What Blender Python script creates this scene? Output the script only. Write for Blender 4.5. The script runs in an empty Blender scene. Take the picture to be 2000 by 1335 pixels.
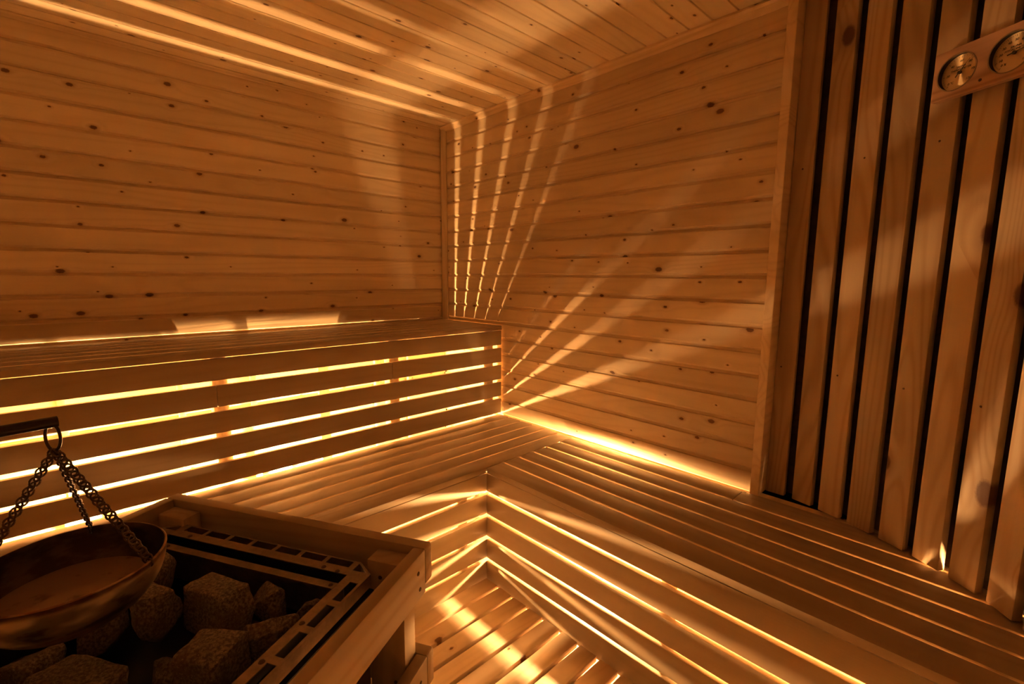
import bpy, bmesh, math, random
from mathutils import Vector, Matrix, noise

random.seed(11)
sc = bpy.context.scene
COL = sc.collection
H = 1.134                      # camera height above the duckboard (world z = 0)
PI = math.pi

# ------------------------------------------------------------------ helpers
def link(o):
    COL.objects.link(o)
    return o

class MB:
    """collects shapes into one mesh"""
    def __init__(self):
        self.bm = bmesh.new()
    def box(self, a, b, bevel=0.0, seg=2, mat=None, m=0):
        bm2 = bmesh.new()
        bmesh.ops.create_cube(bm2, size=1.0)
        for v in bm2.verts:
            v.co = Vector([(a[i] + b[i]) / 2 + v.co[i] * (b[i] - a[i]) for i in range(3)])
        if bevel:
            bmesh.ops.bevel(bm2, geom=list(bm2.edges), offset=bevel, segments=seg, profile=0.5, affect='EDGES')
        self.add(bm2, mat, m)
        return self
    def add(self, bm2, mat=None, m=0):
        for f in bm2.faces:
            f.material_index = m
        if mat is not None:
            bm2.transform(mat)
        me = bpy.data.meshes.new('t')
        bm2.to_mesh(me)
        bm2.free()
        self.bm.from_mesh(me)
        bpy.data.meshes.remove(me)
        return self
    def cyl(self, p, q, r, r2=None, seg=20, caps=True, m=0):
        p, q = Vector(p), Vector(q)
        d = q - p
        bm2 = bmesh.new()
        bmesh.ops.create_cone(bm2, cap_ends=caps, segments=seg, radius1=r, radius2=r if r2 is None else r2, depth=d.length)
        M = Matrix.Translation((p + q) / 2) @ d.to_track_quat('Z', 'Y').to_matrix().to_4x4()
        return self.add(bm2, M, m)
    def tube(self, pts, r, seg=10, closed=False, m=0):
        """swept tube along points"""
        bm2 = bmesh.new()
        P = [Vector(p) for p in pts]
        n = len(P)
        rings = []
        up = Vector((0.31, 0.17, 0.93)).normalized()
        for i in range(n):
            t = (P[(i + 1) % n] - P[i - 1]) if closed else (P[min(i + 1, n - 1)] - P[max(i - 1, 0)])
            t.normalize()
            a = t.cross(up).normalized()
            b = t.cross(a)
            rings.append([bm2.verts.new(P[i] + r * (math.cos(k * 2 * PI / seg) * a + math.sin(k * 2 * PI / seg) * b)) for k in range(seg)])
        for i in range(n if closed else n - 1):
            A, B = rings[i], rings[(i + 1) % n]
            for k in range(seg):
                bm2.faces.new((A[k], A[(k + 1) % seg], B[(k + 1) % seg], B[k]))
        if not closed:
            bm2.faces.new(rings[0][::-1]); bm2.faces.new(rings[-1])
        bmesh.ops.recalc_face_normals(bm2, faces=bm2.faces)
        return self.add(bm2, None, m)
    def lathe(self, prof, seg=48, m=0, closed=False):
        bm2 = bmesh.new()
        rings = []
        for (r, z) in prof:
            if r < 1e-6:
                rings.append([bm2.verts.new((0, 0, z))])
            else:
                rings.append([bm2.verts.new((r * math.cos(k * 2 * PI / seg), r * math.sin(k * 2 * PI / seg), z)) for k in range(seg)])
        for i in range(len(rings) - (0 if closed else 1)):
            A, B = rings[i], rings[(i + 1) % len(rings)]
            for k in range(seg):
                k2 = (k + 1) % seg
                if len(A) == 1 and len(B) > 1:
                    bm2.faces.new((A[0], B[k], B[k2]))
                elif len(B) == 1 and len(A) > 1:
                    bm2.faces.new((A[k], A[k2], B[0]))
                elif len(A) > 1:
                    bm2.faces.new((A[k], A[k2], B[k2], B[k]))
        bmesh.ops.recalc_face_normals(bm2, faces=bm2.faces)
        return self.add(bm2, None, m)
    def screw(self, p, n, r=0.004, m=1):
        """countersunk screw head: low dome with a cross recess"""
        p, n = Vector(p), Vector(n).normalized()
        M = Matrix.Translation(p) @ n.to_track_quat('Z', 'Y').to_matrix().to_4x4()
        bm2 = bmesh.new()
        bmesh.ops.create_cone(bm2, cap_ends=True, segments=14, radius1=r, radius2=r * .8, depth=.0012)
        self.add(bm2, M, m)
        for a in (0, PI / 2):
            bm3 = bmesh.new()
            bmesh.ops.create_cube(bm3, size=1.0)
            for v in bm3.verts:
                v.co = Vector((v.co.x * r * 1.1, v.co.y * r * .25, v.co.z * .0006 + .0007))
            self.add(bm3, M @ Matrix.Rotation(a, 4, 'Z'), m)
        return self
    def build(self, name, mats, parent=None, loc=(0, 0, 0), rot=None, smooth=False, angle=40):
        me = bpy.data.meshes.new(name)
        self.bm.normal_update()
        self.bm.to_mesh(me)
        self.bm.free()
        if not isinstance(mats, (list, tuple)):
            mats = [mats]
        for mt in mats:
            me.materials.append(mt)
        if smooth:
            me.polygons.foreach_set('use_smooth', [True] * len(me.polygons))
            me.set_sharp_from_angle(angle=math.radians(angle))
        o = bpy.data.objects.new(name, me)
        link(o)
        o.location = loc
        if rot is not None:
            o.rotation_euler = rot if not isinstance(rot, Matrix) else rot.to_euler()
        if parent is not None:
            o.parent = parent
        return o

def tag(o, label=None, cat=None, group=None, kind=None):
    if label: o['label'] = label
    if cat: o['category'] = cat
    if group: o['group'] = group
    if kind: o['kind'] = kind
    return o

def thing(name, loc, label, cat, rz=0.0, group=None, kind=None):
    o = bpy.data.objects.new(name, None)
    o.empty_display_size = 0.05
    link(o)
    o.location = loc
    o.rotation_euler = (0, 0, rz)
    return tag(o, label, cat, group, kind)

def axes(x, y, z):
    return Matrix((Vector(x), Vector(y), Vector(z))).transposed()

AX_X = axes((1, 0, 0), (0, 1, 0), (0, 0, 1))          # board lying along x, face up
AX_Y = axes((0, -1, 0), (1, 0, 0), (0, 0, 1))         # board lying along y, face up
AX_XV = axes((1, 0, 0), (0, 0, 1), (0, -1, 0))        # board along x, face to -y
AX_YV = axes((0, -1, 0), (0, 0, 1), (-1, 0, 0))       # board along y, face to -x
AX_UP = axes((0, 0, 1), (1, 0, 0), (0, 1, 0))         # board standing

def board(name, lo, hi, axis, mat, parent=None, bevel=0.0025, off=(0, 0, 0), screws=()):
    """board filling the world box lo..hi, its local X along the grain; parent's location is off"""
    lo, hi = Vector(lo), Vector(hi)
    c = (lo + hi) / 2
    R = axis.to_4x4()
    Ri = R.inverted()
    s = hi - lo
    ls = Ri.to_3x3() @ s
    ls = Vector([abs(k) for k in ls]) / 2
    mb = MB().box(-ls, ls, bevel=min(bevel, min(ls) * .8))
    for (p, n) in screws:
        mb.screw(Ri @ (Vector(p) - c), Ri.to_3x3() @ Vector(n))
    mats = [mat, M['screw']] if screws else mat
    return mb.build(name, mats, parent, c - Vector(off), R.to_euler(), smooth=True, angle=35)

# ------------------------------------------------------------------ materials
M = {}
class NT:
    def __init__(self, name):
        m = bpy.data.materials.new(name)
        m.use_nodes = True
        self.m = m
        self.t = m.node_tree
        self.t.nodes.clear()
    def n(self, kind, **kw):
        nd = self.t.nodes.new(kind)
        for k, v in kw.items():
            if k.startswith('i_'):
                key = k[2:]
                key = int(key) if key.isdigit() else key.replace('_', ' ')
                self.set(nd.inputs[key], v)
            else:
                setattr(nd, k, v)
        return nd
    def set(self, sock, v):
        if hasattr(v, 'is_output') or isinstance(v, bpy.types.NodeSocket):
            self.t.links.new(v, sock)
        else:
            sock.default_value = v
    def math(self, op, a, b=None, c=None, clamp=False):
        nd = self.t.nodes.new('ShaderNodeMath')
        nd.operation = op
        nd.use_clamp = clamp
        self.set(nd.inputs[0], a)
        if b is not None: self.set(nd.inputs[1], b)
        if c is not None: self.set(nd.inputs[2], c)
        return nd.outputs[0]
    def step(self, v, a, b):
        nd = self.t.nodes.new('ShaderNodeMapRange')
        nd.interpolation_type = 'SMOOTHSTEP'
        self.set(nd.inputs['Value'], v)
        nd.inputs['From Min'].default_value = a
        nd.inputs['From Max'].default_value = b
        return nd.outputs[0]
    def mix(self, f, a, b, mode='MIX'):
        nd = self.t.nodes.new('ShaderNodeMix')
        nd.data_type = 'RGBA'
        nd.blend_type = mode
        self.set(nd.inputs[0], f)
        self.set(nd.inputs[6], a)
        self.set(nd.inputs[7], b)
        return nd.outputs[2]
    def comb(self, x, y, z):
        nd = self.t.nodes.new('ShaderNodeCombineXYZ')
        for i, v in enumerate((x, y, z)):
            self.set(nd.inputs[i], v)
        return nd.outputs[0]

def rgb(r, g, b):
    return (r, g, b, 1.0)

def wood(name, light, dark, knot=(.10, .035, .012, 1), knot_scale=9.0, knot_r=.0065, knot_keep=.45, rings=26.0, ring_amt=.55,
         rough=.5, pitch=None, off=0.0, var=.18, bump=.12, fine=.35, freq=1.0, tone=.55):
    """sawn timber: local X runs along the grain; pitch = board spacing along local Y when one mesh carries many boards"""
    t = NT(name)
    co = t.n('ShaderNodeTexCoord').outputs['Object']
    s = t.n('ShaderNodeSeparateXYZ', i_0=co).outputs
    info = t.n('ShaderNodeObjectInfo').outputs['Random']
    if pitch:
        idx = t.math('FLOOR', t.math('DIVIDE', t.math('SUBTRACT', s[1], off), pitch))
        wn = t.n('ShaderNodeTexWhiteNoise', noise_dimensions='1D')
        t.set(wn.inputs['W'], t.math('ADD', idx, .37))
        rnd = wn.outputs['Value']
    else:
        rnd = info
    o1 = t.math('MULTIPLY', rnd, 37.0)
    o2 = t.math('MULTIPLY', rnd, 11.3)
    x = t.math('ADD', s[0], o1)
    y = t.math('ADD', s[1], o2)
    z = t.math('ADD', s[2], o2)
    # knots
    kv = t.n('ShaderNodeTexVoronoi', voronoi_dimensions='2D')
    kv.inputs['Scale'].default_value = knot_scale
    kv.inputs['Randomness'].default_value = 1.0
    t.set(kv.inputs['Vector'], t.comb(t.math('MULTIPLY', x, .62), y, 0.0))
    kd = t.math('DIVIDE', kv.outputs['Distance'], knot_scale)
    ks = t.n('ShaderNodeSeparateColor', i_0=kv.outputs['Color']).outputs
    keep = t.math('LESS_THAN', ks[0], knot_keep)
    size = t.math('MULTIPLY_ADD', t.math('POWER', ks[1], 2.0), knot_r * 1.1, knot_r * .32)
    wob = t.n('ShaderNodeTexNoise', noise_dimensions='3D')
    wob.inputs['Scale'].default_value = 220.0
    t.set(wob.inputs['Vector'], co)
    kdw = t.math('ADD', kd, t.math('MULTIPLY', t.math('SUBTRACT', wob.outputs[0], .5), .004))
    kn = t.math('DIVIDE', kdw, size)
    core = t.math('MULTIPLY', t.math('SUBTRACT', 1.0, t.step(kn, .75, 1.25)), keep)
    halo = t.math('MULTIPLY', t.math('SUBTRACT', 1.0, t.step(kn, .8, 2.6)), keep)
    bend = t.math('MULTIPLY', t.math('POWER', t.math('SUBTRACT', 1.0, t.step(kn, .5, 6.0)), 1.6), keep)
    # growth rings as contours of a stretched noise field
    rn = t.n('ShaderNodeTexNoise', noise_dimensions='3D')
    rn.inputs['Scale'].default_value = 1.0
    rn.inputs['Detail'].default_value = 1.5
    rn.inputs['Roughness'].default_value = .35
    t.set(rn.inputs['Vector'], t.comb(t.math('MULTIPLY', x, .75), t.math('MULTIPLY', y, 7.0 * freq), t.math('MULTIPLY', z, 7.0 * freq)))
    field = t.math('MULTIPLY_ADD', bend, .07, rn.outputs[0])
    ph = t.math('MULTIPLY', field, rings * 2 * PI)
    saw = t.math('MULTIPLY_ADD', t.math('SINE', ph), .5, .5)
    ring = t.math('POWER', saw, 2.2)
    # fine fibre
    fn = t.n('ShaderNodeTexNoise', noise_dimensions='3D')
    fn.inputs['Scale'].default_value = 1.0
    fn.inputs['Detail'].default_value = 3.0
    t.set(fn.inputs['Vector'], t.comb(t.math('MULTIPLY', x, 5.0), t.math('MULTIPLY', y, 260.0), t.math('MULTIPLY', z, 260.0)))
    # broad tone
    bn = t.n('ShaderNodeTexNoise', noise_dimensions='3D')
    bn.inputs['Scale'].default_value = 1.0
    bn.inputs['Detail'].default_value = 2.0
    t.set(bn.inputs['Vector'], t.comb(t.math('MULTIPLY', x, 2.2), t.math('MULTIPLY', y, 12.0), t.math('MULTIPLY', z, 12.0)))
    fac = t.math('ADD', t.math('MULTIPLY', ring, ring_amt), t.math('MULTIPLY', t.math('SUBTRACT', fn.outputs[0], .5), fine))
    fac = t.math('ADD', fac, t.math('MULTIPLY', t.math('SUBTRACT', bn.outputs[0], .5), tone), clamp=True)
    c = t.mix(fac, light, dark)
    tone = t.math('MULTIPLY_ADD', t.math('SUBTRACT', t.math('FRACT', t.math('MULTIPLY', rnd, 7.13)), .5), var * 2, 1.0)
    hs = t.n('ShaderNodeHueSaturation')
    t.set(hs.inputs['Value'], tone)
    t.set(hs.inputs['Color'], c)
    c = hs.outputs[0]
    c = t.mix(t.math('MULTIPLY', halo, .55), c, (dark[0] * .8, dark[1] * .66, dark[2] * .55, 1))
    c = t.mix(t.math('MULTIPLY', core, .9), c, knot)
    b = t.n('ShaderNodeBsdfPrincipled')
    t.set(b.inputs['Base Color'], c)
    t.set(b.inputs['Roughness'], t.math('MULTIPLY_ADD', ring, .1, rough))
    b.inputs['Specular IOR Level'].default_value = .35
    bp = t.n('ShaderNodeBump')
    bp.inputs['Strength'].default_value = bump
    bp.inputs['Distance'].default_value = .002
    t.set(bp.inputs['Height'], t.math('ADD', t.math('MULTIPLY', ring, -.6), t.math('MULTIPLY_ADD', fn.outputs[0], .35, t.math('MULTIPLY', core, -.6))))
    t.set(b.inputs['Normal'], bp.outputs[0])
    out = t.n('ShaderNodeOutputMaterial')
    t.t.links.new(b.outputs[0], out.inputs[0])
    M[name] = t.m
    return t.m

def plain(name, col, rough=.5, metal=0.0, noise_amt=0.0, noise_scale=30.0, col2=None, bump=0.0):
    t = NT(name)
    b = t.n('ShaderNodeBsdfPrincipled')
    b.inputs['Roughness'].default_value = rough
    b.inputs['Metallic'].default_value = metal
    co = t.n('ShaderNodeTexCoord').outputs['Object']
    n = t.n('ShaderNodeTexNoise')
    n.inputs['Scale'].default_value = noise_scale
    n.inputs['Detail'].default_value = 6.0
    n.inputs['Roughness'].default_value = .62
    t.set(n.inputs['Vector'], co)
    f = t.step(n.outputs[0], .5 - .5 * (1 - noise_amt * .5) * .6, .5 + .5 * (1 - noise_amt * .5) * .6)
    t.set(b.inputs['Base Color'], t.mix(f, col2 or col, col))
    if bump:
        bp = t.n('ShaderNodeBump')
        bp.inputs['Strength'].default_value = bump
        bp.inputs['Distance'].default_value = .003
        t.set(bp.inputs['Height'], n.outputs[0])
        t.set(b.inputs['Normal'], bp.outputs[0])
    out = t.n('ShaderNodeOutputMaterial')
    t.t.links.new(b.outputs[0], out.inputs[0])
    M[name] = t.m
    return t, b

PA, OA = .0802, .008 + H            # wall A board pitch / face bottom of one board
PB, OB = .0787, -.159 + H           # wall B board pitch / top edge of one board
PC = .0788
SPR_L, SPR_D = rgb(.66, .52, .33), rgb(.50, .365, .21)
wood('spruce_wall_left', SPR_L, SPR_D, pitch=PA, off=OA - .0150, rings=13, ring_amt=.30, var=.10, tone=.3, knot_keep=.58, knot_r=.0058, knot_scale=11.5)
wood('spruce_wall_right', SPR_L, SPR_D, pitch=PB, off=OB, rings=13, ring_amt=.30, var=.10, tone=.3, knot_keep=.58, knot_r=.0058, knot_scale=11.5)
wood('spruce_ceiling', rgb(.80, .66, .45), rgb(.66, .52, .32), pitch=PC, off=.624, rings=13, ring_amt=.30, var=.10, tone=.3, knot_keep=.58, knot_r=.0058, knot_scale=11.5)
wood('spruce_plain', SPR_L, SPR_D, rings=15, ring_amt=.4)
wood('bench_aspen', rgb(.385, .295, .19), rgb(.31, .23, .14), knot_keep=.0, rings=9, ring_amt=.3, rough=.46, var=.10, bump=.05, fine=.5)
wood('duckboard_pine', rgb(.62, .48, .31), rgb(.50, .365, .215), knot_keep=.4, knot_r=.006, rings=16, ring_amt=.4, rough=.5, var=.10)
wood('cladding_pine', rgb(.45, .33, .20), rgb(.32, .21, .115), knot=(.085, .028, .012, 1), knot_scale=5.2, knot_r=.0135, knot_keep=.5, rings=18, ring_amt=.5, rough=.55, var=.16)
wood('guard_wood', rgb(.36, .26, .155), rgb(.27, .185, .105), knot_keep=.2, rings=14, ring_amt=.45, rough=.45, var=.08)
wood('plate_wood', rgb(.42, .25, .15), rgb(.26, .14, .08), knot_keep=.0, rings=30, ring_amt=.8, rough=.4, var=.0)
wood('dark_backing', rgb(.10, .055, .03), rgb(.06, .03, .016), knot_keep=.0, rings=10)
plain('screw', rgb(.09, .06, .045), rough=.35, metal=.9)
plain('frame_steel', rgb(.30, .225, .165), rough=.38, metal=.75, noise_scale=60, col2=rgb(.18, .13, .09), bump=.04)
plain('body_steel', rgb(.025, .022, .02), rough=.45, metal=.6)
plain('black_iron', rgb(.045, .034, .028), rough=.4, metal=.85)
plain('brass_chain', rgb(.12, .078, .048), rough=.33, metal=1.0)

def stone_mat():
    t = NT('heater_stone')
    co = t.n('ShaderNodeTexCoord').outputs['Object']
    n = t.n('ShaderNodeTexNoise'); n.inputs['Scale'].default_value = 240; n.inputs['Detail'].default_value = 6; t.set(n.inputs['Vector'], co)
    n2 = t.n('ShaderNodeTexNoise'); n2.inputs['Scale'].default_value = 22; n2.inputs['Detail'].default_value = 6; t.set(n2.inputs['Vector'], co)
    v = t.n('ShaderNodeTexVoronoi'); v.inputs['Scale'].default_value = 260; t.set(v.inputs['Vector'], co)
    c = t.mix(t.step(n.outputs[0], .35, .7), rgb(.075, .060, .050), rgb(.30, .235, .18))
    c = t.mix(t.step(n2.outputs[0], .4, .75), c, rgb(.14, .095, .065))
    c = t.mix(t.math('MULTIPLY', t.math('LESS_THAN', v.outputs['Distance'], .22), .55), c, rgb(.42, .34, .26))
    b = t.n('ShaderNodeBsdfPrincipled'); b.inputs['Roughness'].default_value = .8
    t.set(b.inputs['Base Color'], c)
    bp = t.n('ShaderNodeBump'); bp.inputs['Strength'].default_value = .5; bp.inputs['Distance'].default_value = .003
    t.set(bp.inputs['Height'], t.math('ADD', n.outputs[0], n2.outputs[0]))
    t.set(b.inputs['Normal'], bp.outputs[0])
    out = t.n('ShaderNodeOutputMaterial'); t.t.links.new(b.outputs[0], out.inputs[0])
    M['heater_stone'] = t.m
stone_mat()

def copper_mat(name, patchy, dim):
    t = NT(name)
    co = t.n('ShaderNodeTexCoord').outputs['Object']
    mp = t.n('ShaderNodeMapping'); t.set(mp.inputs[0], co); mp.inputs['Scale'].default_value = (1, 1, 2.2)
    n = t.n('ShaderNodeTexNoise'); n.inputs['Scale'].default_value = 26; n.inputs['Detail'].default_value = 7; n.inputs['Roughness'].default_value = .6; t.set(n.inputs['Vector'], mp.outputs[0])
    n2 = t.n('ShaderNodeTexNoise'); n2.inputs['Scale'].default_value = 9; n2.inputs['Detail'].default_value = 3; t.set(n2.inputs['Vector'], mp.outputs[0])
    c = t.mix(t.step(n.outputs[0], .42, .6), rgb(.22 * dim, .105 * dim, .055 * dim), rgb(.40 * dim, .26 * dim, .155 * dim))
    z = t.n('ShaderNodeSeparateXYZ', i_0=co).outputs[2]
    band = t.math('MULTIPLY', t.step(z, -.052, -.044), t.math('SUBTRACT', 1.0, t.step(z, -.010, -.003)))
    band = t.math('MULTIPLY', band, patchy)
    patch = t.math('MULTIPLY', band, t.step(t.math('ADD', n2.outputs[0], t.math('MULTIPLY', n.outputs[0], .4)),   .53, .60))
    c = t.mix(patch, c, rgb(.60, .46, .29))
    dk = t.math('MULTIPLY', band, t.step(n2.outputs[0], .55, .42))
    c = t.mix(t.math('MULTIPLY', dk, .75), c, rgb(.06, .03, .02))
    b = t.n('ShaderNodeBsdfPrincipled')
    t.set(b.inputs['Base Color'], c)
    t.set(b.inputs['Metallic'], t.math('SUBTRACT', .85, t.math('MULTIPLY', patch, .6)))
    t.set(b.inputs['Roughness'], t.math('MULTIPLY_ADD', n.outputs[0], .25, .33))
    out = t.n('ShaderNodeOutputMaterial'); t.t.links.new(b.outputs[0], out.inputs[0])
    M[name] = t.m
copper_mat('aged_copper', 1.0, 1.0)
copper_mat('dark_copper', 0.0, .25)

def water_mat():
    t = NT('bowl_water')
    co = t.n('ShaderNodeTexCoord').outputs['Object']
    n = t.n('ShaderNodeTexNoise'); n.inputs['Scale'].default_value = 30; n.inputs['Detail'].default_value = 5; t.set(n.inputs['Vector'], co)
    b = t.n('ShaderNodeBsdfPrincipled'); b.inputs['Roughness'].default_value = .06
    t.set(b.inputs['Base Color'], t.mix(t.step(n.outputs[0], .56, .7), rgb(.30, .185, .11), rgb(.15, .085, .05)))
    b.inputs['IOR'].default_value = 1.45
    b.inputs['Coat Weight'].default_value = .6
    b.inputs['Coat Roughness'].default_value = .03
    out = t.n('ShaderNodeOutputMaterial'); t.t.links.new(b.outputs[0], out.inputs[0])
    M['bowl_water'] = t.m
water_mat()

def dial_mat():
    t = NT('brushed_dial')
    b = t.n('ShaderNodeBsdfPrincipled')
    b.inputs['Base Color'].default_value = rgb(.72, .56, .34)
    b.inputs['Metallic'].default_value = 1.0
    b.inputs['Roughness'].default_value = .37
    b.inputs['Anisotropic'].default_value = 1.0
    b.inputs['Anisotropic Rotation'].default_value = .25
    tg = t.n('ShaderNodeTangent', direction_type='RADIAL', axis='Z')
    t.set(b.inputs['Tangent'], tg.outputs[0])
    out = t.n('ShaderNodeOutputMaterial'); t.t.links.new(b.outputs[0], out.inputs[0])
    M['brushed_dial'] = t.m
dial_mat()
plain('black_paint', rgb(.02, .016, .012), rough=.5)

def tile_mat():
    t = NT('mosaic_floor')
    co = t.n('ShaderNodeTexCoord').outputs['Object']
    br = t.n('ShaderNodeTexBrick')
    br.offset = 0.0
    br.inputs['Scale'].default_value = 1.0
    br.inputs['Brick Width'].default_value = .026
    br.inputs['Row Height'].default_value = .026
    br.inputs['Mortar Size'].default_value = .0016
    br.inputs['Color1'].default_value = rgb(.42, .34, .25)
    br.inputs['Color2'].default_value = rgb(.34, .27, .19)
    br.inputs['Mortar'].default_value = rgb(.16, .12, .09)
    t.set(br.inputs['Vector'], co)
    b = t.n('ShaderNodeBsdfPrincipled'); b.inputs['Roughness'].default_value = .3
    t.set(b.inputs['Base Color'], br.outputs[0])
    out = t.n('ShaderNodeOutputMaterial'); t.t.links.new(b.outputs[0], out.inputs[0])
    M['mosaic_floor'] = t.m
tile_mat()

LAMP = 700.0
def lamp_mat(name, k):
    t = NT(name)
    e = t.n('ShaderNodeEmission')
    e.inputs['Color'].default_value = rgb(1.0, .53, .20)
    e.inputs['Strength'].default_value = LAMP * k
    out = t.n('ShaderNodeOutputMaterial'); t.t.links.new(e.outputs[0], out.inputs[0])
    M[name] = t.m
lamp_mat('lit_opal_glass', 1.0)
lamp_mat('dim_opal_glass', .5)
lamp_mat('soft_opal_glass', .75)
lamp_mat('bright_opal_glass', 1.35)
plain('lamp_white', rgb(.75, .7, .62), rough=.4)

# ------------------------------------------------------------------ room shell
CEIL = .8023 + H
FLOOR = -.05
XL, YF = -2.45, -2.60           # left wall, front wall

def plank_sheet(name, length, y0, y1, pitch, top, rec, depth, mat, thick=.03):
    """boarding with a rebated joint per board; local X = length, Y = stacking, Z = towards the room.
    top = Y of one board's upper edge, rec = height of the shadow gap above it"""
    prof = [(y0, 0.0)]
    k = math.floor((y0 - top) / pitch) - 1
    cells = []
    while top + k * pitch < y1:
        cells.append(top + k * pitch); k += 1
    for e in cells:
        seq = [(e - .0022, 0.0), (e, -.0012), (e + .0004, -depth), (e + rec - .0035, -depth), (e + rec - .003, -.0066), (e + rec + .0036, 0.0)]
        for (a, d) in seq:
            if y0 + 1e-4 < a < y1 - 1e-4:
                prof.append((a, d))
    prof.append((y1, prof[-1][1]))
    if prof[1][1] < -.001:
        prof[0] = (y0, prof[1][1])
    prof += [(y1, -thick), (y0, -thick)]
    bm = bmesh.new()
    n = len(prof)
    A = [bm.verts.new((0, p[0], p[1])) for p in prof]
    B = [bm.verts.new((length, p[0], p[1])) for p in prof]
    for i in range(n):
        j = (i + 1) % n
        bm.faces.new((A[i], A[j], B[j], B[i]))
    bm.faces.new(A[::-1]); bm.faces.new(B)
    bmesh.ops.recalc_face_normals(bm, faces=bm.faces)
    mb = MB(); mb.bm.free(); mb.bm = bm
    return mb.build(name, mat)

def place(o, loc, R):
    o.location = loc
    o.rotation_euler = R.to_euler()
    return o

REC = .0140
wl = plank_sheet('wall_left', 0 - XL, FLOOR, CEIL, PA, OA - REC, REC, .009, M['spruce_wall_left'])
place(wl, (XL, 0, 0), AX_XV); tag(wl, kind='structure')
YP = -1.708
wr = plank_sheet('wall_right', -YP, FLOOR, CEIL, PB, OB, REC, .009, M['spruce_wall_right'])
place(wr, (0, 0, 0), AX_YV); tag(wr, kind='structure')
cl = plank_sheet('ceiling', 0.06 - XL, 0, -YF, PC, .624 - PC * 8, .0045, .006, M['spruce_ceiling'])
place(cl, (XL, 0, CEIL), axes((1, 0, 0), (0, -1, 0), (0, 0, -1))); tag(cl, kind='structure')
fl = MB().box((XL, YF, FLOOR - .03), (.06, 0, FLOOR)).build('floor', M['mosaic_floor']); tag(fl, kind='structure')
o = MB().box((XL - .03, YF, FLOOR), (XL, 0, CEIL)).build('wall_far_left', M['spruce_plain']); tag(o, kind='structure')
o = MB().box((XL, YF - .03, FLOOR), (.06, YF, CEIL)).build('wall_front', M['spruce_plain']); tag(o, kind='structure')
o = MB().box((0, YF, FLOOR), (.03, YP, .4345)).build('wall_right_base', M['spruce_plain']); tag(o, kind='structure')

# trims
def trim(name, prof, p, R, length, mat):
    bm = bmesh.new()
    A = [bm.verts.new((0, a, b)) for a, b in prof]
    B = [bm.verts.new((length, a, b)) for a, b in prof]
    n = len(prof)
    for i in range(n):
        bm.faces.new((A[i], A[(i + 1) % n], B[(i + 1) % n], B[i]))
    bm.faces.new(A[::-1]); bm.faces.new(B)
    bmesh.ops.recalc_face_normals(bm, faces=bm.faces)
    mb = MB(); mb.bm.free(); mb.bm = bm
    o = mb.build(name, mat)
    o.location = p; o.rotation_euler = R.to_euler()
    return tag(o, kind='structure')
UPZ = -.242 + H                 # top of the upper bench
SZ = -.697 + H                  # top of the lower seats
cove = [(0, 0), (-.029, 0), (-.029, .004), (-.026, .007), (-.022, .009), (-.012, .013), (-.008, .018), (-.006, .021), (0, .021)]
trim('trim_1', cove, (-.0005, -.0005, CEIL - .0008), AX_YV, -YP, M['spruce_plain'])
trim('trim_2', [(a * .55, b * .55) for a, b in cove], (XL, -.0005, CEIL - .0008), AX_XV, -XL - .02, M['spruce_plain'])
# corner batten: a vertical quarter strip
trim('trim_3', [(.0, .0), (-.040, 0), (-.040, .006), (-.014, .020), (0, .014)], (.0, -.0, UPZ + .001), axes((0, 0, 1), (0, 1, 0), (-1, 0, 0)), CEIL - UPZ - .02, M['spruce_plain'])

# ------------------------------------------------------------------ curved slatted wall
LP = [(.046, -1.737), (.045, -1.815), (.0235, -1.892), (-.004, -1.970), (-.040, -2.049), (-.080, -2.124), (-.128, -2.195), (-.180, -2.260)]
hd = 45.0
while LP[-1][0] > -.95 and hd < 90:
    hd = min(90, hd + 5.5)
    LP.append((LP[-1][0] - .0845 * math.sin(math.radians(hd)), LP[-1][1] - .0845 * math.cos(math.radians(hd))))
back = [(LP[0][0] + .035, LP[0][1] + .03)]
for i in range(len(LP) - 1):
    d = (Vector(LP[i + 1]) - Vector(LP[i])).normalized()
    nrm = Vector((-d.y, d.x))                      # away from the room
    mid = (Vector(LP[i]) + Vector(LP[i + 1])) / 2 + nrm * .045
    back.append((mid.x, mid.y))
back.append((LP[-1][0] - .0, YF + .004))
bm = bmesh.new()
zb, zt = SZ + .0015, CEIL - .001
lo_ = [bm.verts.new((x, y, zb)) for x, y in back]
hi_ = [bm.verts.new((x, y, zt)) for x, y in back]
for i in range(len(back) - 1):
    bm.faces.new((lo_[i], lo_[i + 1], hi_[i + 1], hi_[i]))
bmesh.ops.recalc_face_normals(bm, faces=bm.faces)
r = bmesh.ops.extrude_face_region(bm, geom=list(bm.faces))
for v in r['geom']:
    if isinstance(v, bmesh.types.BMVert):
        v.co.x += .012; v.co.y -= .004
bmesh.ops.recalc_face_normals(bm, faces=bm.faces)
mb = MB(); mb.bm.free(); mb.bm = bm
wc = mb.build('wall_curved', M['dark_backing']); tag(wc, kind='structure')
for i in range(len(LP) - 1):
    a, b = Vector(LP[i]), Vector(LP[i + 1])
    d = (b - a).normalized()
    w = (b - a).length - .0225
    nrm = Vector((-d.y, d.x))
    Z3 = Vector((-nrm.x, -nrm.y, 0)); X3 = Vector((0, 0, 1)); Y3 = Z3.cross(X3)
    R = axes(X3, Y3, Z3)
    c = a + d * w / 2 + nrm * .010
    hgt = zt - zb - .002
    mb = MB().box((-hgt / 2, -w / 2, -.010), (hgt / 2, w / 2, .010), bevel=.0025)
    if i % 2 == 0:
        mb.screw((hgt * .18, 0, .0102), (0, 0, 1), .0028)
        mb.screw((-hgt * .22, .012, .0102), (0, 0, 1), .0028)
    mb.build('wall_board', [M['cladding_pine'], M['screw']], wc, (c.x, c.y, (zb + zt) / 2), R.to_euler(), smooth=True, angle=35)
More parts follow.
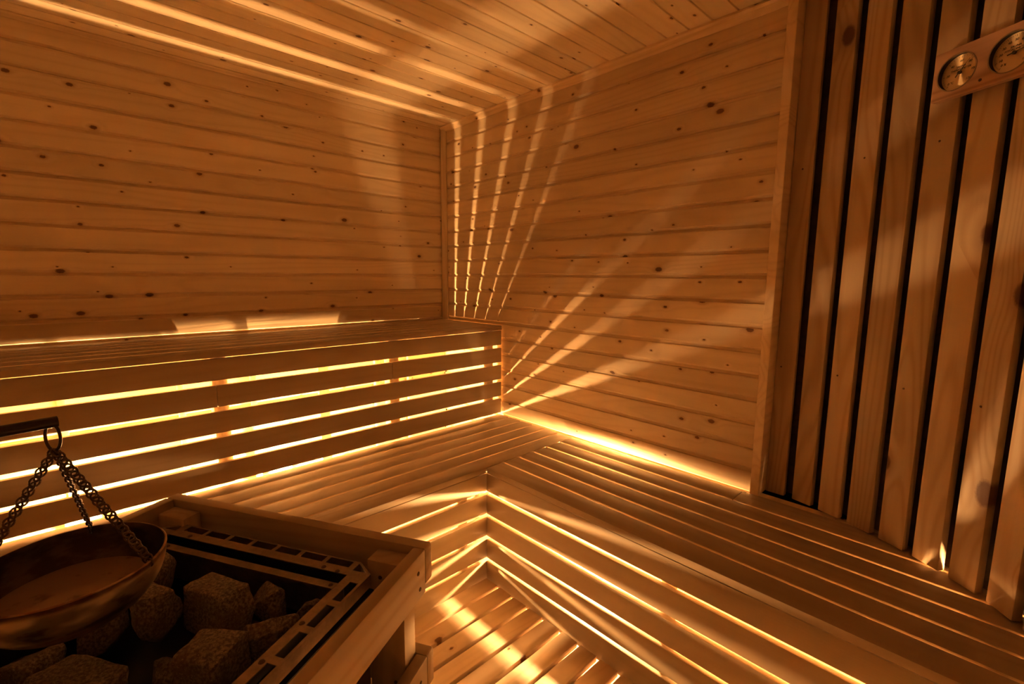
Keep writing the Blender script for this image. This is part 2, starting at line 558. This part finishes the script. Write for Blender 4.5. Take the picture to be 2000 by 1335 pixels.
# end post between the boarded wall and the curve
o = MB().box((-.014, -1.7355, zb), (.07, YP - .0005, zt), bevel=.002).build('trim_4', M['spruce_plain']); tag(o, kind='structure')

# ------------------------------------------------------------------ benches
XE = -.0105                     # right ends of the boards running along x
WOODB = M['bench_aspen']
TB = .0165                     # board thickness
# upper bench
UB = thing('upper_bench', (-1.2, -.25, SZ), 'high slatted wooden sauna bench against the left wall with glowing gaps in its riser', 'bench')
off = UB.location
ub_y = [(-.0125, -.094), (-.102, -.172), (-.1805, -.257), (-.2655, -.342), (-.350, -.427), (-.4355, -.503)]
for i, (a, b) in enumerate(ub_y):
    th = .0205 if i == 5 else TB
    if i == 0:
        board('seat_board', (XL + .005, b, UPZ - th), (-1.2505, -.0035, UPZ), AX_X, WOODB, UB, off=off)
        board('seat_board', (-1.2495, b, UPZ - th), (-.645, -.0065, UPZ), AX_X, WOODB, UB, off=off)
        board('seat_board', (-.644, b, UPZ - th), (XE, -.003, UPZ), AX_X, WOODB, UB, off=off)
    else:
        board('seat_board', (XL + .005, b, UPZ - th), (XE, a, UPZ), AX_X, WOODB, UB, off=off)
fz = [(-.3375, -.2655), (-.4250, -.3530), (-.5120, -.4400), (-.5990, -.5270), (-.6850, -.6130)]
for i, (a, b) in enumerate(fz):
    cuts = [(XL + .005, XE)]
    if i == 1:
        cuts = [(XL + .005, -1.2505), (-1.249, -.6195), (-.618, XE)]
    for (x0, x1) in cuts:
        board('front_board', (x0, -.4995, a + H), (x1, -.4995 + .0158, b + H), AX_XV, WOODB, UB, off=off)
for x in (-.6, -1.235, -1.87, -.078):
    w = .03 if x > -.2 else .0225
    board('upright', (x - w, -.478, SZ + .002), (x + w, -.434, UPZ - .023), AX_UP, M['spruce_plain'], UB, off=off)
    xb, wb, hb = (x - .0225, .0125, .030) if x < -.2 else (x, w, .045)
    board('bearer', (xb - wb, -.432, UPZ - .023 - hb), (xb + wb, -.006, UPZ - .023), AX_Y, M['spruce_plain'], UB, off=off)
board('upright', (-.832, -.262, .002), (-.790, -.240, UPZ - .024), AX_UP, M['spruce_plain'], UB, off=off)
for x in (-.443, -.25, -1.02, -1.28, -1.62):
    board('wall_batten', (x - .011, -.024, .05), (x + .011, -.001, UPZ - .07), AX_UP, M['spruce_plain'], UB, off=off)

# lower bench along the left wall
LA = thing('lower_bench', (-1.2, -.73, 0), 'low slatted bench along the left wall, below the high bench riser', 'bench')
off = LA.location
la_y = [(-.485, -.5555), (-.5635, -.6395), (-.648, -.7195), (-.728, -.8005), (-.809, -.879), (-.887, -.9645)]
for (a, b) in la_y:
    board('seat_board', (XL + .005, b, SZ - (.0205 if b < -.95 else TB)), (XE, a, SZ), AX_X, WOODB, LA, off=off)
lz = [(-.7895, -.7205), (-.8785, -.8035), (-.9665, -.8915), (-1.0545, -.9795), (-1.149, -1.0675)]
for (a, b) in lz:
    board('front_board', (XL + .005, -.9625, a + H), (-.4855, -.9625 + TB, b + H), AX_XV, WOODB, LA, off=off)
for x in (-.60, -1.235, -1.87):
    board('upright', (x - .0225, -.941, .002), (x + .0225, -.897, SZ - .023), AX_UP, M['spruce_plain'], LA, off=off)
    board('bearer', (x - .0225, -.895, SZ - .068), (x + .0225, -.5, SZ - .023), AX_Y, M['spruce_plain'], LA, off=off)
board('upright', (-.545, -.9445, .002), (-.522, -.922, SZ - .023), AX_UP, M['spruce_plain'], LA, off=off)

# lower bench along the right wall
LB = thing('lower_bench', (-.25, -1.7, 0), 'low slatted bench running along the right wall to the curved slatted wall', 'bench')
off = LB.location
YE = YF + .05
lb_x = [(-.091, -.0088), (-.1755, -.099), (-.2575, -.1835), (-.339, -.2655), (-.420, -.347), (-.5065, -.428)]
for (a, b) in lb_x:
    if b > -.05:
        board('seat_board', (a, -1.6855, SZ - TB), (b, -.9675, SZ), AX_Y, WOODB, LB, off=off)
        board('seat_board', (a, YE, SZ - TB), (-.003, -1.6865, SZ), AX_Y, WOODB, LB, off=off)
        continue
    board('seat_board', (a, YE, SZ - (.0205 if a < -.5 else TB)), (b, -.9675, SZ), AX_Y, WOODB, LB, off=off)
for (a, b) in lz:
    board('front_board', (-.5045, YE, a + H), (-.5045 + TB, -.9635, b + H), AX_YV, WOODB, LB, off=off)
for y in (-1.686, -2.3):
    board('upright', (-.4835, y - .0225, .002), (-.44, y + .0225, SZ - .023), AX_UP, M['spruce_plain'], LB, off=off)
    board('bearer', (-.438, y - .0225, SZ - .068), (-.0025, y + .0225, SZ - .023), AX_X, M['spruce_plain'], LB, off=off)

# duckboard on the floor
DB = thing('duckboard', (-1.3, -1.7, 0), 'slatted wooden duckboard covering the floor between the benches and heater', 'duckboard')
off = DB.location
y = -.9665
while y > YF + .08:
    board('floor_board', (XL + .02, y - .0635, -.020), (-.5068, y, 0), AX_X, M['duckboard_pine'], DB, bevel=.004, off=off)
    y -= .0752
for x in (-.62, -1.2, -1.8, -2.3):
    board('bearer', (x - .02, YF + .08, FLOOR), (x + .02, -.97, -.0205), AX_Y, M['spruce_plain'], DB, off=off)

# ------------------------------------------------------------------ lamps under the benches
def lamp(x, y, z, nx, ny, label, glass='lit_opal_glass'):
    rz = math.atan2(-ny, -nx) if False else math.atan2(ny, nx) - PI / 2      # local +Y faces into the room
    t = thing('bench_lamp', (x, y, z), label, 'lamp', rz=rz, group='lamps under the benches')
    MB().box((-.05, .001, -.045), (.05, .012, .045), bevel=.005, seg=3).build('base', M['lamp_white'], t, smooth=True)
    MB().cyl((0, .012, 0), (0, .028, 0), .017, .014, seg=28).build('socket', M['lamp_white'], t, smooth=True)
    bm2 = bmesh.new()
    bmesh.ops.create_uvsphere(bm2, u_segments=20, v_segments=12, radius=1.0)
    for v in bm2.verts:
        v.co = Vector((v.co.x * .021, .047 + v.co.y * .0195, v.co.z * .021))
    mb = MB(); mb.add(bm2)
    s = mb.build('globe', M[glass], t, smooth=True)
    s['label'] = 'glowing opal glass globe'
    return t
lamp(-.935, -.024, -.895 + H, 0, -1, 'glowing lamp behind the low gap of the left bench riser, right of the heater', 'bright_opal_glass')
lamp(-1.60, -.024, -.895 + H, 0, -1, 'glowing lamp behind the left bench riser, above the hanging bowl', 'soft_opal_glass')
#lamp(-2.15, -.024, -.895 + H, 0, -1, 'glowing lamp under the far left end of the bench')
lamp(-.002, -1.14, -.90 + H, -1, 0, 'glowing lamp on the right wall under the low bench near the corner', 'lit_opal_glass')
lamp(-.002, -2.38, -.90 + H, -1, 0, 'glowing lamp on the right wall under the low bench below the curved wall', 'dim_opal_glass')

# ------------------------------------------------------------------ heater guard and heater
HO = Vector((-1.143, -1.563, 0)); HA = math.radians(119)
GZ = -.470 + H
G = thing('heater_guard', HO, 'low wooden guard rail of boards and corner posts around the stone heater', 'railing', rz=HA)
GW, GL, RT, RH = .614, .64, .023, .081
WG = M['guard_wood']
def hboard(name, lo, hi, ax, bevel=.003, screws=()):
    return board(name, lo, hi, ax, WG, G, bevel=bevel, screws=screws)
AXH_X = axes((1, 0, 0), (0, 0, 1), (0, -1, 0))
AXH_Y = axes((0, 1, 0), (0, 0, 1), (1, 0, 0))
def chamfer_board(name, x0, x1, z1):
    """back rail: lower end corners cut off"""
    h = RH; c = .016
    pr = [(x0, z1 - .003), (x0 + .003, z1), (x1 - .003, z1), (x1, z1 - .003), (x1, z1 - h + c), (x1 - c, z1 - h), (x0 + c, z1 - h), (x0, z1 - h + c)]
    bm = bmesh.new()
    A = [bm.verts.new((a, 0, b)) for a, b in pr]
    B = [bm.verts.new((a, RT, b)) for a, b in pr]
    n = len(pr)
    for i in range(n):
        bm.faces.new((A[i], A[(i + 1) % n], B[(i + 1) % n], B[i]))
    bm.faces.new(A[::-1]); bm.faces.new(B)
    bmesh.ops.recalc_face_normals(bm, faces=bm.faces)
    bmesh.ops.bevel(bm, geom=[e for e in bm.edges], offset=.0022, segments=2, profile=.5, affect='EDGES')
    mid = Vector(((x0 + x1) / 2, RT / 2, z1 - h / 2))
    R = AXH_X.to_4x4()
    bm.transform(R.inverted() @ Matrix.Translation(-mid))
    mb = MB(); mb.bm.free(); mb.bm = bm
    return mb.build(name, WG, G, mid, R.to_euler(), smooth=True, angle=35)
LZ1 = -.677 + H
for zt_ in (GZ, LZ1, LZ1 - .207):
    chamfer_board('rail_board', 0, GW, zt_)
    sc1 = [((-.0004, .05, zt_ - .03), (-1, 0, 0)), ((-.0004, .045, zt_ - .062), (-1, 0, 0)), ((-.0004, GL - .06, zt_ - .04), (-1, 0, 0))]
    hboard('rail_board', (0, RT + .0008, zt_ - RH), (RT, GL, zt_), AXH_Y, screws=sc1)
    hboard('rail_board', (GW - RT, RT + .0008, zt_ - RH), (GW, GL, zt_), AXH_Y)
for (u0, u1) in ((RT + .0006, RT + .071), (GW - RT - .071, GW - RT - .0006)):
    for (v0, v1) in ((RT + .0006, RT + .037), (GL - .04, GL)):
        sgn = 1
        hboard('post', (u0, v0, .0015), (u1, v1, GZ - .016), AX_UP, bevel=.002,
               screws=[((u0 + .02, v1 + .0004, GZ - .07), (0, 1, 0)), ((u0 + .045, v1 + .0004, GZ - .045), (0, 1, 0)), ((u0 + .02, v1 + .0004, GZ - .24), (0, 1, 0)), ((u0 + .045, v1 + .0004, GZ - .27), (0, 1, 0))])

FZ = -.500 + H
HT = thing('sauna_heater', HO, 'steel sauna heater with a slotted rim, standing inside the wooden guard', 'heater', rz=HA)
U0, U1, V0, V1 = .088, .546, .052, .585
mb = MB()
th = .0016
def strip(a, b, z0=FZ - th, z1=FZ):
    mb.box((a[0], a[1], z0), (b[0], b[1], z1))
# back flange with slots
strip((U0 + .024, V0), (U1 - .024, .0555)); strip((U0 + .024, .0715), (U1 - .024, .0895))
u = .1235
edges = []
while u < U1 - .06:
    edges.append((u, u + .0475)); u += .0558
prev = U0 + .024
for (a, b) in edges:
    strip((prev, .0555), (a, .0715)); prev = b
strip((prev, .0555), (U1 - .024, .0715))
# right and left flanges with slots
for side in (0, 1):
    fx = (lambda q: q) if side == 0 else (lambda q: U0 + U1 - q)
    def sst(a0, a1, v0, v1):
        x0, x1 = sorted((fx(a0), fx(a1)))
        strip((x0, v0), (x1, v1))
    sst(U0 - .012, U0 - .007, V0 + .024, V1); sst(U0 + .0085, U0 + .0245, V0 + .024, V1)
    v = .1035; prev = V0 + .024
    while v < V1 - .05:
        sst(U0 - .007, U0 + .0085, prev, v); prev = v + .0455; v += .0578
    sst(U0 - .007, U0 + .0085, prev, V1)
    # corner chamfer piece
    x0 = fx(U0 - .012); s_ = 1 if side == 0 else -1
    bm2 = bmesh.new()
    pts = [(x0, V0 + .024), (fx(U0 + .024), V0 - .0), (fx(U0 + .024), V0 + .0045), (fx(U0 - .0065), V0 + .0255)]
    A = [bm2.verts.new((p[0], p[1], FZ - th)) for p in pts]; B = [bm2.verts.new((p[0], p[1], FZ)) for p in pts]
    for i in range(4):
        bm2.faces.new((A[i], A[(i + 1) % 4], B[(i + 1) % 4], B[i]))
    bm2.faces.new(A[::-1]); bm2.faces.new(B)
    bmesh.ops.recalc_face_normals(bm2, faces=bm2.faces)
    mb.add(bm2)
    # down-turned lip
    xs = sorted((fx(U0 - .012), fx(U0 - .0105)))
    mb.box((xs[0], V0 + .024, FZ - .022), (xs[1], V1, FZ - th))
    pts = [(x0, V0 + .024), (fx(U0 + .024), V0), (fx(U0 + .024), V0 + .0015), (fx(U0 - .0105), V0 + .0246)]
    bm2 = bmesh.new()
    A = [bm2.verts.new((p[0], p[1], FZ - .022)) for p in pts]; B = [bm2.verts.new((p[0], p[1], FZ - th)) for p in pts]
    for i in range(4):
        bm2.faces.new((A[i], A[(i + 1) % 4], B[(i + 1) % 4], B[i]))
    bm2.faces.new(A[::-1]); bm2.faces.new(B)
    bmesh.ops.recalc_face_normals(bm2, faces=bm2.faces)
    mb.add(bm2)
mb.box((U0 + .024, V0, FZ - .022), (U1 - .024, V0 + .0015, FZ - th))
for p in ((.475, .0825), (.165, .0835), (.135, .0865), (.104, .205), (.104, .318), (.104, .278)):
    mb.screw((p[0], p[1], FZ + .0005), (0, 0, 1), .0045)
mb.build('rim', [M['frame_steel'], M['screw']], HT)
# inner divider bar, side shields and body
MB().box((.112, .1005, FZ - .012), (.524, .1155, FZ - .0105)).box((.112, .1005, FZ - .08), (.524, .102, FZ - .012)).screw((.132, .108, FZ - .0101), (0, 0, 1), .004).screw((.5, .108, FZ - .0101), (0, 0, 1), .004).build('divider_bar', [M['frame_steel'], M['screw']], HT)
mb = MB()
for (a, b) in (((U0 + .02, V0 + .0195), (U1 - .02, V0 + .022)), ((U0 + .0245, V0 + .022), (U0 + .027, V1)), ((U1 - .027, V0 + .022), (U1 - .0245, V1)), ((U0 + .02, V1 - .0025), (U1 - .02, V1))):
    mb.box((a[0], a[1], .1), (b[0], b[1], FZ - .002))
mb.box((U0 + .024, V0 + .022, .1), (U1 - .024, V1, .102))
mb.box((U0 + .027, V0 + .05, FZ - .125), (U1 - .027, V1 - .003, FZ - .123))
mb.box((U0 - .006, V0 + .004, FZ - .05), (U1 + .006, V0 + .0195, FZ - .045))  # dark trays added below the rim, standing in for black shade in its slots
mb.box((U0 - .006, V0 + .004, FZ - .045), (U0 + .0235, V1, FZ - .040))
mb.box((U1 - .0235, V0 + .004, FZ - .045), (U1 + .006, V1, FZ - .040))
mb.build('body', M['body_steel'], HT)
# outer sheet below the rim
mb = MB()
mb.box((U0 - .0085, V0 + .03, .12), (U0 - .0065, V1, FZ - .06))
mb.box((U1 + .0065, V0 + .03, .12), (U1 + .0085, V1, FZ - .06))
mb.build('outer_sheet', M['frame_steel'], HT)
for (uu, vv) in ((U0 + .03, V0 + .04), (U1 - .05, V0 + .04), (U0 + .03, V1 - .04), (U1 - .05, V1 - .04)):
    MB().box((uu, vv, .001), (uu + .02, vv + .02, .1)).build('leg', M['body_steel'], HT)

# stones
HM = Matrix.Translation(HO) @ Matrix.Rotation(HA, 4, 'Z')
def stone(u, v, z, size, rz, seed, label, tilt=(0, 0), boxy=.72):
    rr = random.Random(seed)
    bm = bmesh.new()
    for k in range(17 if boxy < .9 else 0):
        d = Vector((rr.gauss(0, 1), rr.gauss(0, 1), rr.gauss(0, 1))).normalized()
        m = max(abs(d.x), abs(d.y), abs(d.z))
        d = d.lerp(d / m, boxy)
        bm.verts.new((d.x * size[0] / 2 * rr.uniform(.84, 1.04), d.y * size[1] / 2 * rr.uniform(.84, 1.04), d.z * size[2] / 2 * rr.uniform(.84, 1.04)))
    if boxy >= .9:                     # a split block: eight jittered corners and a few knocked off spots
        for sx in (-1, 1):
            for sy in (-1, 1):
                for sz_ in (-1, 1):
                    bm.verts.new((sx * size[0] / 2 * rr.uniform(.66, .98), sy * size[1] / 2 * rr.uniform(.66, .98), sz_ * size[2] / 2 * rr.uniform(.8, .98)))
        for k in range(5):
            d = Vector((rr.gauss(0, 1), rr.gauss(0, 1), rr.gauss(0, .6))).normalized()
            m = max(abs(d.x), abs(d.y), abs(d.z))
            d = d.lerp(d / m, .7)
            bm.verts.new((d.x * size[0] / 2, d.y * size[1] / 2, d.z * size[2] / 2))
    res = bmesh.ops.convex_hull(bm, input=list(bm.verts))
    junk = [g for g in res['geom_interior'] + res['geom_unused'] if isinstance(g, bmesh.types.BMVert)]
    bmesh.ops.delete(bm, geom=list(set(junk)), context='VERTS')
    bmesh.ops.dissolve_limit(bm, angle_limit=math.radians(14), verts=bm.verts, edges=bm.edges)
    bmesh.ops.bevel(bm, geom=list(bm.edges), offset=min(size) * .05, segments=2, profile=.5, affect='EDGES')
    bmesh.ops.triangulate(bm, faces=bm.faces)
    for _ in range(2):
        long = [e for e in bm.edges if e.calc_length() > .0065]
        if long:
            bmesh.ops.subdivide_edges(bm, edges=long, cuts=1)
            bmesh.ops.triangulate(bm, faces=bm.faces)
    bm.normal_update()
    so = Vector((seed * 3.1, seed * 1.7, 0))
    for vtx in bm.verts:
        vtx.co += vtx.normal * (noise.noise(vtx.co * 34 + so) * .0034 + noise.noise(vtx.co * 110 + so) * .0015)
    mb = MB(); mb.bm.free(); mb.bm = bm
    p = HM @ Vector((u, v, z))
    o = mb.build('heater_stone', M['heater_stone'], None, p, (tilt[0], tilt[1], HA + rz), smooth=True, angle=50)
    return tag(o, label, 'stone', 'stones in the heater')
TZ = FZ - .045
stone(.290, .182, TZ + .010, (.112, .062, .082), -.05, 4, 'wide grey stone with a long flat pale top, in the middle of the heater', tilt=(.12, .05), boxy=.97)
stone(.193, .279, TZ + .012, (.082, .068, .086), .12, 5, 'blocky upright grey stone below the wide flat topped stone', boxy=.9)
stone(.152, .205, TZ + .014, (.080, .046, .098), .85, 8, 'leaning wedge shaped stone beside the slotted right rim', tilt=(0, .25))
stone(.237, .136, TZ - .006, (.072, .040, .08), .1, 13, 'dark stone behind the wide flat topped stone')
stone(.148, .140, TZ - .008, (.050, .036, .06), .2, 21, 'small stone in the far right corner of the heater, by the divider bar')
stone(.375, .235, TZ + .010, (.085, .078, .110), .3, 34, 'tall stone right beside the bowl, left of the wide flat topped stone')
stone(.466, .160, TZ + .004, (.085, .070, .095), -.2, 55, 'rough dark stone by the far corner, partly behind the bowl rim')
stone(.246, .350, TZ - .002, (.046, .05, .06), .0, 7, 'small rounded stone left of the blocky upright stone')
stone(.325, .356, TZ + .004, (.120, .066, .075), .12, 9, 'long stone lying in front of and below the bowl', boxy=.95)
stone(.400, .425, TZ - .006, (.060, .055, .065), .5, 12, 'small stone at the lower edge of the photo below the bowl')
stone(.468, .415, TZ - .004, (.070, .062, .07), -.3, 17, 'stone lowest left in the heater, under the bowl')
stone(.402, .318, TZ - .040, (.07, .06, .06), .9, 19, 'dark stone in the shadow directly under the bowl')
stone(.478, .330, TZ - .026, (.07, .075, .075), .2, 23, 'dark stone under the left half of the bowl')
stone(.472, .245, TZ - .026, (.07, .06, .075), .6, 29, 'dark stone under the far side of the bowl')
stone(.175, .385, TZ - .010, (.06, .06, .07), .6, 31, 'dark stone below the blocky upright stone near the rim')
stone(.303, .268, TZ - .045, (.070, .05, .055), .1, 37, 'dark stone sunk deep between the wide flat topped stone and the long stone')

# ------------------------------------------------------------------ hanging bowl
BC = Vector((-1.607, -1.430, -.370 + H)); BR = .1015
BD = .084
B = thing('hanging_bowl', BC, 'aged copper bowl hanging on three chains above the heater stones', 'bowl')
prof = []
for k in range(17):
    a = k / 16 * PI / 2
    prof.append((BR * math.sin(a) ** .9, -BD * math.cos(a) ** 1.0))
inner = [(max(0, r_ - .0022) if r_ > .004 else 0, z_ + .0024) for r_, z_ in prof[:-1]] + [(BR - .0024, 0.0008)]
rim = [(BR + .0008, .0006), (BR - .0003, .0020), (BR - .0018, .0018)]
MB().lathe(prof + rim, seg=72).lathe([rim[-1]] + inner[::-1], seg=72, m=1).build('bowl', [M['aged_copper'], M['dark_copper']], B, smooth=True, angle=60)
wr_ = .965 * BR * .93
n = 64
bm = bmesh.new()
wz = -.043
rw = BR * math.sin(math.acos(-wz / BD)) ** .9 - .0026
vs = [bm.verts.new((rw * math.cos(k * 2 * PI / n), rw * math.sin(k * 2 * PI / n), 0)) for k in range(n)]
bm.faces.new(vs)
bm2 = bmesh.ops.extrude_face_region(bm, geom=list(bm.faces))
for g in bm2['geom']:
    if isinstance(g, bmesh.types.BMVert):
        g.co.z -= .006; g.co.x *= .96; g.co.y *= .96
bmesh.ops.recalc_face_normals(bm, faces=bm.faces)
mb = MB(); mb.bm.free(); mb.bm = bm
o = mb.build('water', M['bowl_water'], None, BC + Vector((0, 0, wz)))
tag(o, 'still dark water inside the hanging copper bowl', 'water', kind='stuff')
RZ = -.182 + H - BC.z            # rod axis above the rim
ringc = Vector((0, 0, RZ - .018))
pts = [(ringc.x + .0085 * math.cos(a) * .8, ringc.y + .0085 * math.cos(a) * -.6, ringc.z + .017 * math.sin(a) - .001) for a in [k * 2 * PI / 28 for k in range(28)]]
MB().tube(pts, .0018, seg=8, closed=True).build('ring', M['black_iron'], B, smooth=True, angle=80)
hub = Vector((0, 0, RZ - .0365))
def chain(p, q, plane):
    p, q = Vector(p), Vector(q)
    d = (q - p); L = d.length; d.normalize()
    a = d.cross(Vector(plane)).normalized(); b = d.cross(a)
    mb = MB()
    nl = 30
    for i in range(nl):
        c = p + d * (L * (i + .5) / nl)
        tw = math.radians(42 if i % 2 else -8)
        w = math.cos(tw) * a + math.sin(tw) * b
        rl = L / nl * 1.0; rw_ = .0048
        pp = [c + d * (rl * math.cos(t)) * .9 + w * (rw_ * math.sin(t)) for t in [k * 2 * PI / 14 for k in range(14)]]
        mb.tube(pp, .0013, seg=6, closed=True)
    return mb
for ang in (-40.0, 76.0, 198.0):
    aa = math.radians(ang)
    e = Vector(((BR - .003) * math.cos(aa), (BR - .003) * math.sin(aa), -.002))
    mb = chain(hub, e + Vector((0, 0, .004)), (math.sin(aa), math.cos(aa), .3))
    # small loop through the rim
    t_ = Vector((-math.sin(aa), math.cos(aa), 0)); r_ = Vector((math.cos(aa), math.sin(aa), 0))
    mb.tube([e + r_ * (.0045 * math.cos(k * 2 * PI / 14)) + Vector((0, 0, .0055 * math.sin(k * 2 * PI / 14))) for k in range(14)], .0012, seg=6, closed=True)
    mb.build('chain', M['brass_chain'], B, smooth=True, angle=80)
# rod the bowl hangs from
RD = Vector((-.979, -.204, 0)).normalized()
tip = Vector((BC.x, BC.y, BC.z + RZ)) - RD * .006
endl = (XL + .002 - tip.x) / RD.x
Rt = thing('hanging_rod', tip, 'dark round rod reaching in from the left, with the bowl ring on its tip', 'rod')
MB().cyl((0, 0, 0), RD * (endl - .01), .0068, seg=24).build('bar', M['black_iron'], Rt, smooth=True)
MB().cyl(RD * (endl - .012), RD * endl, .03, seg=32).build('wall_flange', M['black_iron'], Rt, smooth=True)

# ------------------------------------------------------------------ thermometer and hygrometer plate
PT = Vector((-.0804, -2.0543, .5075 + H))
PD = Vector((-.509, -.861, 0)).normalized()
PN = Vector((-.861, .509, 0)).normalized()
PLW, PLH, PLT = .192, .104, .020
RP = axes(PD, Vector((0, 0, 1)), PD.cross(Vector((0, 0, 1))))
if (RP @ Vector((0, 0, 1))).dot(PN) < 0:
    RP = axes(PD, Vector((0, 0, -1)), PN)
pc = PT + PD * PLW / 2 - Vector((0, 0, PLH / 2)) - PN * PLT / 2
TH = bpy.data.objects.new('sauna_thermometer', None); link(TH); TH.location = pc; TH.rotation_euler = RP.to_euler(); TH.empty_display_size = .05
tag(TH, 'wooden plate with two round brass dials mounted on the curved slatted wall', 'thermometer')
ysg = 1 if (RP @ Vector((0, 1, 0))).z > 0 else -1
DC = [(-PLW / 2 + .0475, -.001), (-PLW / 2 + .1445, -.001)]
DR = .0385
mb = MB().box((-PLW / 2, -PLH / 2, -PLT / 2), (PLW / 2, PLH / 2, PLT / 2), bevel=.002)
pl = mb.build('plate', [M['plate_wood'], M['black_paint']], TH)
cut = MB()
for (x, y_) in DC:
    cut.cyl((x, y_, -PLT / 2 + .006), (x, y_, PLT / 2 + .01), DR, seg=72)
co_ = cut.build('cutter', M['black_paint'])
co_.parent = TH
bpy.context.view_layer.update()
bo = pl.modifiers.new('b', 'BOOLEAN'); bo.object = co_; bo.operation = 'DIFFERENCE'; bo.solver = 'EXACT'
dg = bpy.context.evaluated_depsgraph_get()
me = bpy.data.meshes.new_from_object(pl.evaluated_get(dg))
pl.modifiers.clear(); pl.data = me
bpy.data.objects.remove(co_)

def text_bm(s, size, x, y_, rot=0.0):
    cu = bpy.data.curves.new('t', 'FONT'); cu.body = s; cu.size = size; cu.align_x = 'CENTER'; cu.align_y = 'CENTER'; cu.extrude = .0002; cu.shear = .22
    ob = bpy.data.objects.new('t', cu); link(ob)
    bpy.context.view_layer.update()
    d_ = bpy.context.evaluated_depsgraph_get()
    me_ = bpy.data.meshes.new_from_object(ob.evaluated_get(d_))
    b_ = bmesh.new(); b_.from_mesh(me_)
    bpy.data.meshes.remove(me_); bpy.data.objects.remove(ob); bpy.data.curves.remove(cu)
    b_.transform(Matrix.Translation((x, y_, 0)) @ Matrix.Rotation(rot, 4, 'Z'))
    return b_

def dial(cx, title, unit, vals, needle):
    zf = PLT / 2 - .0118
    d = MB().lathe([(0, 0), (DR - .001, 0), (DR - .001, -.002), (0, -.002)], seg=72).build('dial', M['brushed_dial'], TH, (cx, DC[0][1], zf), smooth=True)
    d['label'] = 'brushed brass dial reading ' + title.split()[-1].lower()
    MB().lathe([(DR - .0018, .0117), (DR + .0006, .0117), (DR + .0006, .0126), (DR - .0018, .0126)], seg=72, closed=True).build('bezel', M['frame_steel'], d, smooth=True)
    mk = MB()
    R_ = DR - .007
    n_ = len(vals)
    for i, v_ in enumerate(vals):
        a = math.radians(225 - 270 * i / (n_ - 1))
        mk.add(text_bm(v_, .0064, (R_ - .007) * math.cos(a), (R_ - .007) * math.sin(a)))
        bx = bmesh.new(); bmesh.ops.create_cube(bx, size=1)
        for vv in bx.verts: vv.co = Vector((vv.co.x * .004, vv.co.y * .0005, vv.co.z * .0003))
        mk.add(bx, Matrix.Rotation(a, 4, 'Z') @ Matrix.Translation((R_ + .001, 0, 0)))
        if i < n_ - 1:
            for j in range(1, 5):
                a2 = math.radians(225 - 270 * (i + j / 5) / (n_ - 1))
                bx = bmesh.new(); bmesh.ops.create_cube(bx, size=1)
                for vv in bx.verts: vv.co = Vector((vv.co.x * .002, vv.co.y * .0003, vv.co.z * .0003))
                mk.add(bx, Matrix.Rotation(a2, 4, 'Z') @ Matrix.Translation((R_ + .002, 0, 0)))
    w1, w2 = title.split()
    mk.add(text_bm(w1, .0056, 0, .0125)); mk.add(text_bm(w2, .0056, 0, .0070))
    mk.build('dial_markings', M['black_paint'], d, (0, 0, .0004))
    nd = MB()
    a = math.radians(needle)
    bm_ = bmesh.new()
    pts_ = [(-.011, -.0011), (-.011, .0011), (.004, .0010), (R_ - .002, .0002), (R_ - .002, -.0002), (.004, -.0010)]
    A_ = [bm_.verts.new((p[0], p[1], 0)) for p in pts_]; B_ = [bm_.verts.new((p[0], p[1], .0006)) for p in pts_]
    for i in range(6): bm_.faces.new((A_[i], A_[(i + 1) % 6], B_[(i + 1) % 6], B_[i]))
    bm_.faces.new(A_[::-1]); bm_.faces.new(B_)
    bmesh.ops.recalc_face_normals(bm_, faces=bm_.faces)
    nd.add(bm_, Matrix.Rotation(a, 4, 'Z'))
    nd.cyl((0, 0, -.003), (0, 0, .001), .0034, seg=20)
    nd.build('needle', M['black_paint'], d, (0, 0, .0034))
dial(DC[0][0], 'SAUNA THERMOMETER', 'C', ['0 °C', '20', '40', '60', '80', '100', '120'], 52)
dial(DC[1][0], 'SAUNA HYGROMETER', '%', ['0 %', '10', '20', '30', '40', '50', '60', '70', '80', '90', '100'], 10)
MB().screw((0, 0, 0), (0, 0, 1), .0034, m=0).build('screw', M['screw'], TH, (-PLW / 2 + .096, -PLH / 2 + .016, PLT / 2 + .0004))

# ------------------------------------------------------------------ camera
f, yaw, pitch, roll = 921.37, .759480, .137406, .0065355
cy, sy, cp, sp = math.cos(yaw), math.sin(yaw), math.cos(pitch), math.sin(pitch)
fw = Vector((sy * cp, cy * cp, -sp)); rt = Vector((cy, -sy, 0)); up = rt.cross(fw)
cr, sr = math.cos(roll), math.sin(roll)
r2 = cr * rt + sr * up; u2 = -sr * rt + cr * up
cam = bpy.data.cameras.new('camera')
cam.sensor_fit = 'HORIZONTAL'; cam.sensor_width = 36.0; cam.lens = f / 2000 * 36.0
cam.clip_start = .01; cam.clip_end = 50
co_ = bpy.data.objects.new('camera', cam); link(co_)
mm = axes(r2, u2, -fw).to_4x4()
mm.translation = Vector((-1.5821, -2.2307, H))
co_.matrix_world = mm
sc.camera = co_

# ------------------------------------------------------------------ world and view
w = bpy.data.worlds.new('world'); sc.world = w
w.use_nodes = True
w.node_tree.nodes['Background'].inputs[0].default_value = (0, 0, 0, 1)
w.node_tree.nodes['Background'].inputs[1].default_value = 0
sc.view_settings.view_transform = 'Standard'
sc.view_settings.look = 'None'
sc.view_settings.gamma = 1.0
sc.view_settings.use_curve_mapping = False
sc.view_settings.exposure = 4.25
sc.cycles.diffuse_bounces = 6
sc.cycles.max_bounces = 12
